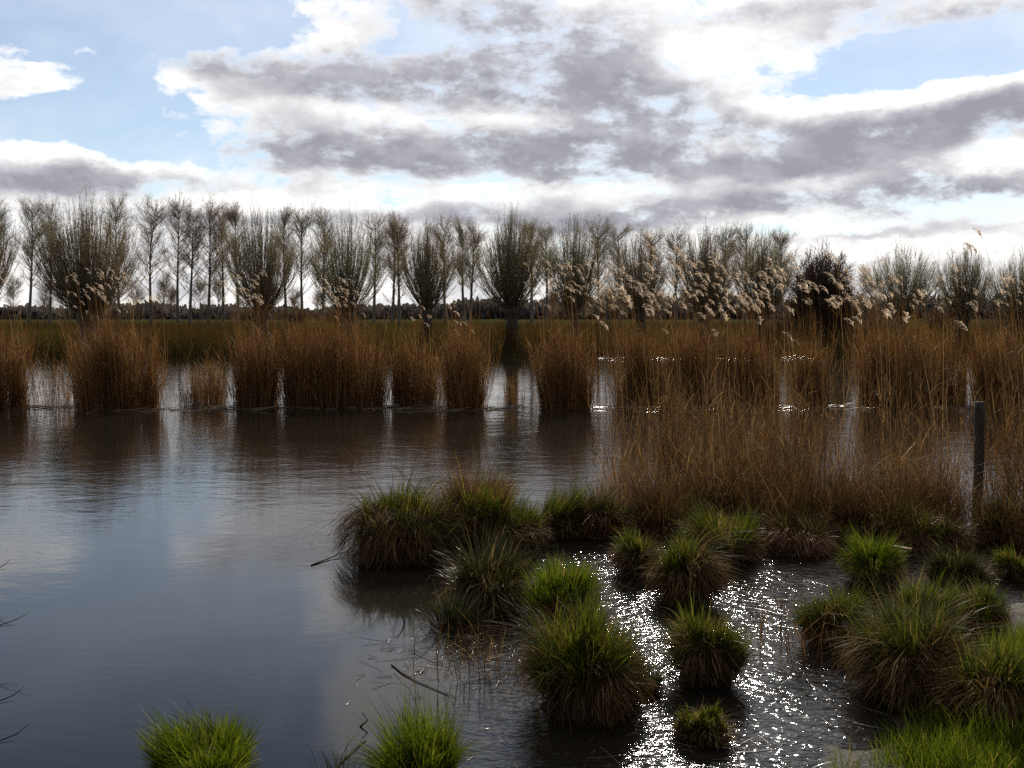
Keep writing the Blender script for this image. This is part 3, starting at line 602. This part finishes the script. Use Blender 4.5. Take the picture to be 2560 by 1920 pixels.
def willow(label, X, d, Xl, Xr, Ytop, Yknot, seed, trunk_w=.36, fleck='bud', nf=2500, ns=150, name='pollard_willow', dens=1.3):
    rng = np.random.default_rng(seed)
    k = at(X, Yknot, d); top = at(X, Ytop, d)[2]; hw = (Xr - Xl) * .5 * K_ / FPX * d
    base = np.array([k[0] + rng.normal(0, .1), d, 0.0]); base[2] = max(float(hz(base[0], base[1])) - .15, -.4)
    t = thing(name, label, 'tree', base, 'pollard willows along the far bank')
    # trunk with swollen head
    K = 12; u = np.linspace(0, 1, K); P = base[None] * (1 - u[:, None]) + k[None] * u[:, None]
    P[:, 0] += np.sin(u * 4 + seed) * .06; R = trunk_w * (1.25 - .6 * u + .05 * np.sin(u * 17 + seed)); R[-4:] = [trunk_w * .8, trunk_w * 1.1, trunk_w * 1.2, trunk_w * .8]; R[0] *= 1.3
    P = np.vstack([P, P[-1:] + [0, 0, .12]]); R = np.append(R, .02)
    s = Soup(); s.tubes(P[None], R[None], 14); s.build('trunk', M['bark'], t, True)
    Hc = top - k[2]; ns = int(ns * dens)
    az_ = rng.uniform(0, 6.283, ns); til = rng.uniform(0, 1, ns) ** .75 * 1.05
    B = k[None] + np.stack([np.cos(az_) * np.sin(til) * trunk_w, np.sin(az_) * np.sin(til) * trunk_w, -.35 + .4 * np.cos(til)], -1)
    Lf = np.clip(1.03 - .24 * til, .4, 1.1) * rng.uniform(.7, 1.04, ns)
    L = Hc * Lf * 1.02
    Q = blades(rng, B, az_, L, til * rng.uniform(.85, 1.15, ns) + rng.normal(0, .06, ns), -til * rng.uniform(.45, .95, ns), 8, rng.uniform(.6, 1.3, ns)[:, None], None, jit=.16)
    Q += np.cumsum(rng.normal(0, .035, Q.shape), 1)
    # squeeze to the measured width
    off = Q[..., 0] - k[0]; ex = np.percentile(np.abs(off), 99.3); Q[..., 0] = k[0] + off * (hw / ex); Q[..., 1] = k[1] + (Q[..., 1] - k[1]) * (hw / ex)
    Rr = np.linspace(1, .22, 8)[None] * rng.uniform(.011, .026, ns)[:, None]
    s = Soup(); s.tubes(Q, Rr, 3)
    tw = twigs_on(rng, Q, Rr, 20, (.4, 1.2), (.08, .36), s, .013, .15)
    tw2 = twigs_on(rng, tw[rng.integers(0, len(tw), len(tw) // 2)], None, 1, (.2, .6), (.1, .5), s, .009, .1)
    cr = s.build('crown', M['twig'], t)
    if nf:
        s = Soup(); flecks(rng, tw, int(nf * 1.6), .026, s); s.build('catkins' if fleck == 'bud_pale' else 'young_leaves' if fleck == 'bud_green' else 'buds', M[fleck], cr)
        o = C.objects[-1]
    return t
def fix_child(o): pass

def poplar(label, X, d, w_px, Ytop, seed, lowbr=.32, name='poplar', grp='bare poplars behind the willows', bare=.35, tw_=.17, Ybase=None, dens=1.0):
    rng = np.random.default_rng(seed)
    b = at(X, 690, d); z0 = float(hz(b[0], d)) - .1; base = np.array([b[0], d, z0]); top = at(X + rng.normal(0, 4), Ytop, d)
    hw = w_px * .42 * K_ / FPX * d; Ht = top[2] - z0
    t = thing(name, label, 'tree', base, grp)
    K = 14; u = np.linspace(0, 1, K); P = base[None] * (1 - u[:, None]) + top[None] * u[:, None]
    P[:, 0] += np.sin(u * 3.5 + seed) * .10 * Ht / 10; R = tw_ * (1.05 - .97 * u ** .9)
    s = Soup(); s.tubes(P[None], R[None], 8)
    s.build('trunk', M['bark_grey'], t, True)
    nb = int(80 * dens); ub = np.sort(bare * .5 + rng.beta(1.5, 1.1, nb) * (.97 - bare * .5)); ub = np.where(ub < bare, np.where(rng.random(nb) < lowbr, ub, bare + rng.random(nb) * .5), ub)
    i0 = np.clip((ub * (K - 1)).astype(int), 0, K - 2); f = (ub * (K - 1) - i0)[:, None]; B = P[i0] * (1 - f) + P[i0 + 1] * f
    azb = rng.uniform(0, 6.283, nb); L = (.13 + .22 * np.clip(1 - ub, 0, .8)) * Ht * rng.uniform(.5, 1.05, nb)
    Q = blades(rng, B, azb, L, rng.uniform(.5, .95, nb), -rng.uniform(.1, .5, nb), 7, .8, None, jit=.1)
    off = Q[..., 0] - base[0]; ex = np.percentile(np.abs(off), 97); sc = min(1.5, hw / ex)
    Q[..., :2] = base[:2] + (Q[..., :2] - base[:2]) * sc
    Rr = np.linspace(1, .22, 7)[None] * (.012 + L * .010)[:, None]
    s = Soup(); s.tubes(Q, Rr, 3)
    t1 = twigs_on(rng, Q, Rr, 16, (.35, 1.15), (.25, .7), s, .017, .1)
    t2 = twigs_on(rng, t1, None, 2, (.2, .7), (.3, .8), s, .012, .2)
    cr = s.build('crown', M['twig_grey'], t)
    s = Soup(); flecks(rng, t2, int(4200 * dens), .028, s, .08); s.build('buds', M['bud'], cr)
    return t

def bush(label, X, d, Xl, Xr, Ytop, seed, mat='twig_dark', n=260, name='shrub', cat='tree', group=None, per=26, Yb=None, wd=.03):
    rng = np.random.default_rng(seed); b = at(X, 690, d); z0 = float(hz(b[0], d)); base = np.array([b[0], d, z0]); hw = (Xr - Xl) * .5 * K_ / FPX * d; Ht = at(X, Ytop, d)[2] - z0
    t = thing(name, label, cat, base, group)
    s = Soup()
    for j in range(5):
        e = base + np.array([rng.normal(0, hw * .25), rng.normal(0, hw * .25), Ht * .6]); u = np.linspace(0, 1, 6)[:, None]
        s.tubes((base * (1 - u) + e * u)[None], np.linspace(.16, .04, 6)[None] * Ht / 6, 7)
    s.build('trunk', M['bark'], t, True)
    a = rng.uniform(0, 6.283, n); c = rng.uniform(0, 1, n); el_ = np.arcsin(c)
    # endpoints fill a domed volume
    rad = np.where(rng.random(n) < .7, rng.uniform(.9, 1.0, n), rng.uniform(.55, 1, n)) * (1 + .08 * np.sin(a * 3 + seed))
    E = base + np.stack([hw * np.cos(a) * np.sqrt(1 - c ** 3) * rad, hw * .8 * np.sin(a) * np.sqrt(1 - c ** 3) * rad, Ht * (.12 + .86 * c) * rad], -1)
    u = np.linspace(0, 1, 7)[None, :, None]; mid_ = base + (E - base) * .5 * np.array([.7, .7, 1.15]); Q = (1 - u) ** 2 * base + 2 * u * (1 - u) * mid_[:, None] + u ** 2 * E[:, None]
    s = Soup(); s.tubes(Q, np.linspace(1, .2, 7)[None] * rng.uniform(.02, .04, n)[:, None] * Ht / 7, 3)
    t1 = twigs_on(rng, Q, None, per, (.05 * Ht, .12 * Ht), (.3, .9), s, wd, .3); twigs_on(rng, t1, None, 1, (.04 * Ht, .1 * Ht), (.3, .9), s, wd * .7, .2)
    s.build('crown', M[mat], t); return t

bpy.context.view_layer.update()
DW = 59.0
willow('pollard willow cut by the left edge, only its right side showing', -35, 57, -110, 38, 448, 660, 101, nf=1500)
willow('largest pollard willow, a broad brown fan of shoots above the plumed reed clump', 190, 55, 84, 300, 438, 672, 102, .5, nf=6200, ns=330)
willow('dense brown pollard willow standing third from the left', 565, DW, 482, 642, 462, 668, 103, .4, nf=2600, ns=200)
willow('greenish pollard willow with arching outer shoots above the long reed wall', 750, DW, 662, 832, 474, 672, 104, .36, 'bud_green', 3200, 170)
willow('slender-trunked brown pollard willow left of the thick-trunked one', 922, DW, 862, 988, 488, 664, 105, .28, nf=1800, ns=150)
willow('thick-trunked greenish pollard willow mirrored in the open gap', 1103, 59.2, 1022, 1182, 476, 662, 106, .38, 'bud_green', 3800, 230)
willow('pollard willow with green-tinted top and thin trunk, right of the thick-trunked one', 1240, DW, 1178, 1312, 490, 672, 107, .22, 'bud_green', 3400, 160)
willow('small pollard willow behind the plumes right of the thin-trunked green-topped one', 1383, 61, 1322, 1446, 512, 676, 108, .3, nf=2000, ns=130)
willow('dark bushy pollard willow behind the tall curved reeds', 1522, DW, 1450, 1592, 504, 676, 109, .34, nf=3200, ns=190)
willow('olive pollard willow next to the dark round tree', 1645, 61, 1585, 1710, 514, 680, 110, .3, 'bud_green', 3000, 180)
willow('pale pollard willow with whitish catkins right of the dark round tree', 1948, DW, 1868, 2022, 542, 678, 111, .3, 'bud_pale', 4200, 140)
willow('pale pollard willow beneath the tallest plumes', 2082, 60, 2020, 2150, 548, 680, 112, .3, 'bud_pale', 3400, 130)
willow('pale pollard willow cut by the right edge', 2205, 60, 2150, 2270, 562, 684, 113, .3, 'bud_pale', 2600, 120)
bush('dark round-headed tree, densest crown of the whole row', 1775, 66, 1702, 1856, 537, 120, n=560, name='round_tree', per=36)

DP = 97
pop = [(-10, 70, 455, 'bare poplar at the extreme left edge behind the cut-off willow'), (62, 66, 446, 'bare poplar between the cut-off willow and the largest willow'),
       (105, 50, 452, 'bare poplar half hidden by the left side of the largest willow'), (255, 60, 446, 'bare poplar showing through the right side of the largest willow'),
       (325, 76, 447, 'straight bare poplar standing clear just right of the largest willow'), (386, 66, 450, 'bare poplar second to the right of the largest willow'),
       (412, 60, 462, 'slimmer bare poplar close behind the second one right of the largest willow'), (450, 78, 450, 'full-topped bare poplar midway between the largest and the third willow'),
       (480, 50, 470, 'thin bare poplar beside the left flank of the third willow'), (512, 56, 457, 'bare poplar behind the left half of the third willow'),
       (618, 52, 466, 'bare poplar behind the right edge of the third willow'), (655, 62, 467, 'bare poplar in the narrow gap left of the greenish arching willow'),
       (700, 54, 474, 'bare poplar behind the left half of the greenish arching willow'), (808, 56, 482, 'bare poplar behind the right edge of the greenish arching willow'),
       (846, 56, 480, 'left one of two close bare poplars beside the slender-trunked willow'), (860, 48, 486, 'right one of two close bare poplars beside the slender-trunked willow'),
       (960, 52, 492, 'bare poplar behind the right half of the slender-trunked willow'), (1003, 50, 494, 'left one of the two bare poplars beside the thick-trunked willow'),
       (1018, 44, 500, 'right one of the two bare poplars beside the thick-trunked willow'), (1150, 52, 492, 'bare poplar rising behind the right flank of the thick-trunked willow'),
       (1180, 48, 498, 'bare poplar left of the thin-trunked green-topped willow'), (1290, 56, 490, 'bare poplar right behind the thin-trunked green-topped willow'),
       (1338, 56, 504, 'bare poplar left of the small willow behind the plumes'), (1408, 64, 506, 'bushy-topped bare poplar right of the small willow behind the plumes'),
       (1462, 56, 506, 'bare poplar at the left flank of the dark bushy willow'), (1560, 56, 510, 'bare poplar at the right flank of the dark bushy willow'),
       (1608, 56, 512, 'bare poplar left of the olive willow'), (1680, 56, 520, 'bare poplar between the olive willow and the dark round tree')]
for i, (X, wp, yt, lb) in enumerate(pop):
    poplar(lb, X, DP + (i % 3) * 2.5, wp * 1.15, yt, 200 + i)
# young trees and brushwood beyond the poplars
rs = random.Random(9)
sap = [(30, 612), (95, 625), (140, 600), (225, 630), (300, 618), (350, 600), (372, 632), (432, 615), (468, 606), (535, 628), (590, 622), (634, 640), (690, 640),
       (1195, 640), (1262, 640), (1310, 632), (1355, 640), (1430, 636), (1480, 640), (1860, 590), (1880, 610), (1500, 630)]
for i, (X, yt) in enumerate(sap):
    poplar('thin leafless young tree in the scrub beyond the poplars', X, 112 + rs.uniform(0, 10), 34, yt, 300 + i, name='young_tree', grp='thin young trees beyond the poplars', bare=.2, tw_=.07, dens=.5)
bl = [(545, 500, 590, 655, 'dark rounded shrub in the distance behind the third willow'), (640, 600, 690, 662, 'low wide shrub in the distance left of the greenish arching willow'), (735, 690, 790, 655, 'distant shrub behind the greenish arching willow'),
      (2190, 2100, 2290, 640, 'dark scrubby bush at the right edge behind the reeds'), (1700, 1640, 1760, 664, 'low dark shrub left of the round-headed tree'), (1890, 1840, 1940, 660, 'low dark shrub right of the round-headed tree'), (2030, 1990, 2080, 660, 'low dark shrub between the two pale willows')]
for i, (X, a, b_, yt, lb) in enumerate(bl):
    bush(lb, X, 100 if i < 3 else 72, a, b_, yt, 400 + i, n=110, group='dark shrubs behind the far bank', per=22, cat='shrub', wd=.04)
# far wood on the horizon: one mass
rng = np.random.default_rng(5)
N = 26000; x = rng.uniform(-230, 230, N); y = rng.uniform(300, 330, N); hgt_ = (5.0 + 2.2 * (wob(x, x * 0, .06, 1) + .6 * wob(x, x * 0, .25, 2)) + 3.2 * sm(-40, 10, x)) * rng.uniform(.7, .9, N)
B = np.stack([x, y, 1.6 + hgt_ * rng.uniform(0, .6, N)], -1); hd = rng.uniform(0, 6.28, N)
P = blades(rng, B, hd, hgt_ * .5, np.abs(rng.normal(0, .7, N)), rng.normal(0, .6, N), 4, 1, None)
s = Soup(); s.ribbons(P, taper(N, rng.uniform(.5, 1.6, N), [.5, 1, 1, .5]), sides(rng, hd, 1.5))
tag(s.build('distant_wood', M['twig_far']), 'low grey wood along the horizon beyond the meadow', 'wood', kind='stuff')

# ---------------------------------------------------------------- post, twigs, floating things
pb = gp(2108, 1112); ptop = at(2108, 868, pb[1])[2]; rw = 10.5 * K_ / FPX * pb[1]
t = thing('wooden_post', 'weathered dark wooden post standing among the reeds at the right', 'post', (pb[0], pb[1], 0))
u = np.linspace(0, 1, 14); P = np.stack([pb[0] + .018 * np.sin(u * 3), np.full(14, pb[1]), -.25 + u * (ptop + .25)], -1); P = np.vstack([P, P[-1:] + [.0, 0, .004]])
s = Soup(); s.tubes(P[None], np.append(rw * (1 + .06 * np.sin(u * 23)), .002)[None], 12)
po = s.build('shaft', M['post'], t, True)
s = Soup(); w0 = np.array([pb[0], pb[1], ptop - .12]); e = at(2225, 960, pb[1] - .6); uu = np.linspace(0, 1, 14)[:, None]; Pw = w0 * (1 - uu) + e * uu; Pw[:, 2] -= np.sin(uu[:, 0] * math.pi) * .03
s.tubes(Pw[None], np.full((1, 14), .003), 5)
for k in (3, 6, 9, 12):
    for q_ in range(2):
        dv = np.array([.01 * (1 if q_ else -1), .0, .022]); s.tubes(np.stack([Pw[k] - dv, Pw[k] + dv])[None], np.full((1, 2), .0016), 4)
s.build('wire', M['post'], t)

def stick(name, label, cat, pts, r, mat='post', group=None):
    P = np.array(pts); s = Soup(); s.tubes(P[None], np.linspace(r, r * .5, len(P))[None], 6); o = s.build(name, M[mat]); tag(o, label, cat, group); return o
a, b2 = gp(846, 1437), gp(968, 1503); mm = (a + b2) / 2 + np.array([-.015, -.03, 0])
stick('floating_stick', 'long dark stick floating on the calm water left of the biggest tussock', 'stick', [a + [0, 0, .004], (a + mm) / 2 + [-.008, -.01, .006], mm + [0, 0, .006], b2 + [0, 0, .004]], .0055)
a, b2 = gp(672, 1222), gp(745, 1198); stick('floating_reed_stalk', 'pale reed stalk floating beside the tip of the large brown-skirted tussock', 'stalk', [a + [0, 0, .004], (a + b2) / 2 + [0, .02, .01], b2 + [0, 0, .03]], .007, 'dead')
a, b2 = gp(730, 1655), gp(790, 1600); stick('floating_reed_stalk', 'short pale stalk floating left of the bottom-edge rush tuft', 'stalk', [a + [0, 0, .004], (a + b2) / 2 + [0, .01, .008], b2 + [0, 0, .004]], .005, 'dead')
a = gp(790, 1570); stick('twig', 'small black forked twig poking out of the water near the rush tuft', 'twig', [a + [-.03, 0, .0], a + [.01, 0, .035], a + [-.02, .02, .07]], .006)
a = gp(990, 1235 + 320); 
a = gp(865, 1345); stick('twig', 'curved black twig sticking out of the water left of the straggly olive tuft', 'twig', [a + [.03, 0, 0], a + [.01, 0, .06], a + [-.03, 0, .12]], .007)
for i, (X, Y, l2, lb) in enumerate([(0, 1225, .12, 'topmost thin twig reaching in from the left edge'), (0, 1345, .30, 'second thin forked twig reaching in from the left edge'), (0, 1510, .20, 'third thin drooping twig reaching in from the left edge'), (0, 1595, .22, 'lowest thin twig reaching in from the left edge')]):
    a = gp(X, Y); zz = .25; a = at(X, Y, a[1] * .9); P0 = a + np.array([-.35, 0, -.25]); s = Soup()
    s.tubes(np.stack([P0, a + [-.1, 0, -.05], a + [l2 * .35, 0, .02], a + [l2 * .6, .02, .06]])[None], np.array([[.005, .004, .0028, .001]]), 5)
    s.tubes(np.stack([a + [-.05, 0, -.03], a + [l2 * .3, .02, -.02]])[None], np.array([[.003, .001]]), 5)
    tag(s.build('overhanging_twig', M['post']), lb, 'twig', 'twigs reaching in from the left edge')
for (X, Y, dx_, dz_, lb) in [(1887, 1103, .02, .055, 'bright white broken reed leaf in front of the reeds left of the post'), (1940, 1180, .11, .015, 'pale reed blade lying above the dark channel'), (1960, 975, -.1, .12, 'pale drooping reed leaf hanging in the reeds left of the post')]:
    a = gp(X, Y + 60); a = at(X, Y, a[1]); P0 = np.array([a - [dx_, 0, -dz_], a, a + [dx_, -.02, -dz_]])
    s = Soup(); s.ribbons(P0[None], np.array([[.006, .016, .004]]), np.array([[.3, .2, .9]]) if dz_ < .03 else np.array([[.9, .3, 0.]])); tag(s.build('dry_leaf', M['plume']), lb, 'leaf')

# floating dead reed litter in the shallows: uncountable
rng = np.random.default_rng(3)
N = 4500; x = rng.uniform(-.5, 6, N); y = rng.uniform(4.3, 12, N)
k = (wob(x, y, 1.6, 3) + rng.normal(0, .35, N) > .1) & (near_sd(x, y) < .3) & ((x > .25) | (y < 7.8) | (y > 9)); x, y = x[k], y[k]; N = len(x)
c0 = gp(1010, 1400); x = np.append(x, c0[0] + rng.normal(0, .28, 420)); y = np.append(y, c0[1] + rng.normal(0, .45, 420)); N = len(x)
a = rng.uniform(0, 6.28, N); L = rng.uniform(.03, .10, N) * rng.choice([1, 1, 1, 3], N); th = rng.normal(1.53, .06, N)
P = blades(rng, np.stack([x, y, np.full(N, .006)], -1), a, L, th, rng.normal(0, .12, N), 5, 1, .003, jit=.12)
s = Soup(); s.tubes(P, taper(N, rng.uniform(.0008, .0022, N), [1, 1, 1, .9, .6]), 3)
tag(s.build('reed_litter', M['litter']), 'broken dead stems floating in the shallows between the tussocks', 'litter', kind='stuff')
# litter line along the foot of the middle reed belt
N = 600; x = rng.uniform(-14, 14, N); y = gp(1106, 884)[1] + rng.normal(.3, .45, N) + .3 * np.sin(x * .9); a = rng.normal(0, .4, N)
P = blades(rng, np.stack([x, y, np.full(N, .008)], -1), a, rng.uniform(.1, .6, N), rng.normal(1.52, .06, N), rng.normal(0, .1, N), 4, 1, .004, jit=.1)
s = Soup(); s.tubes(P, np.full((N, 4), .007), 3); tag(s.build('stem_litter', M['litter']), 'line of floating broken stems along the foot of the reed belt', 'litter', kind='stuff')

N = 700; x = rng.uniform(gp(1300, 780)[0], gp(1760, 780)[0], N); y = rng.uniform(52, 57, N); a = rng.normal(0, .5, N)  # added stems whose wet gloss stands in for sun glitter on the far water
P = blades(rng, np.stack([x, y, np.full(N, .01)], -1), a, rng.uniform(.2, .8, N), rng.normal(1.52, .1, N), rng.normal(0, .15, N), 4, 1, .006, jit=.1)
s = Soup(); s.tubes(P, np.full((N, 4), .012), 3); tag(s.build('shore_glint_stems', M['litter']), 'wet stems added off the far bank to imitate sun glitter', 'litter', kind='stuff')

# children of parts were built in world space: move them into their thing's frame
for o in list(C.objects):
    if o.parent and o.parent.parent:
        o.matrix_parent_inverse.identity(); o.location = tuple(-c_ for c_ in o.parent.parent.location)

# ---------------------------------------------------------------- render settings
sc = bpy.context.scene
sc.view_settings.view_transform = 'Standard'; sc.view_settings.look = 'None'; sc.view_settings.exposure = .1; sc.view_settings.gamma = 1
sc.cycles.max_bounces = 6; sc.cycles.diffuse_bounces = 3; sc.cycles.glossy_bounces = 3; sc.cycles.transmission_bounces = 4; sc.cycles.transparent_max_bounces = 4
sc.cycles.sample_clamp_indirect = 3; sc.cycles.volume_bounces = 0; sc.cycles.use_denoising = False
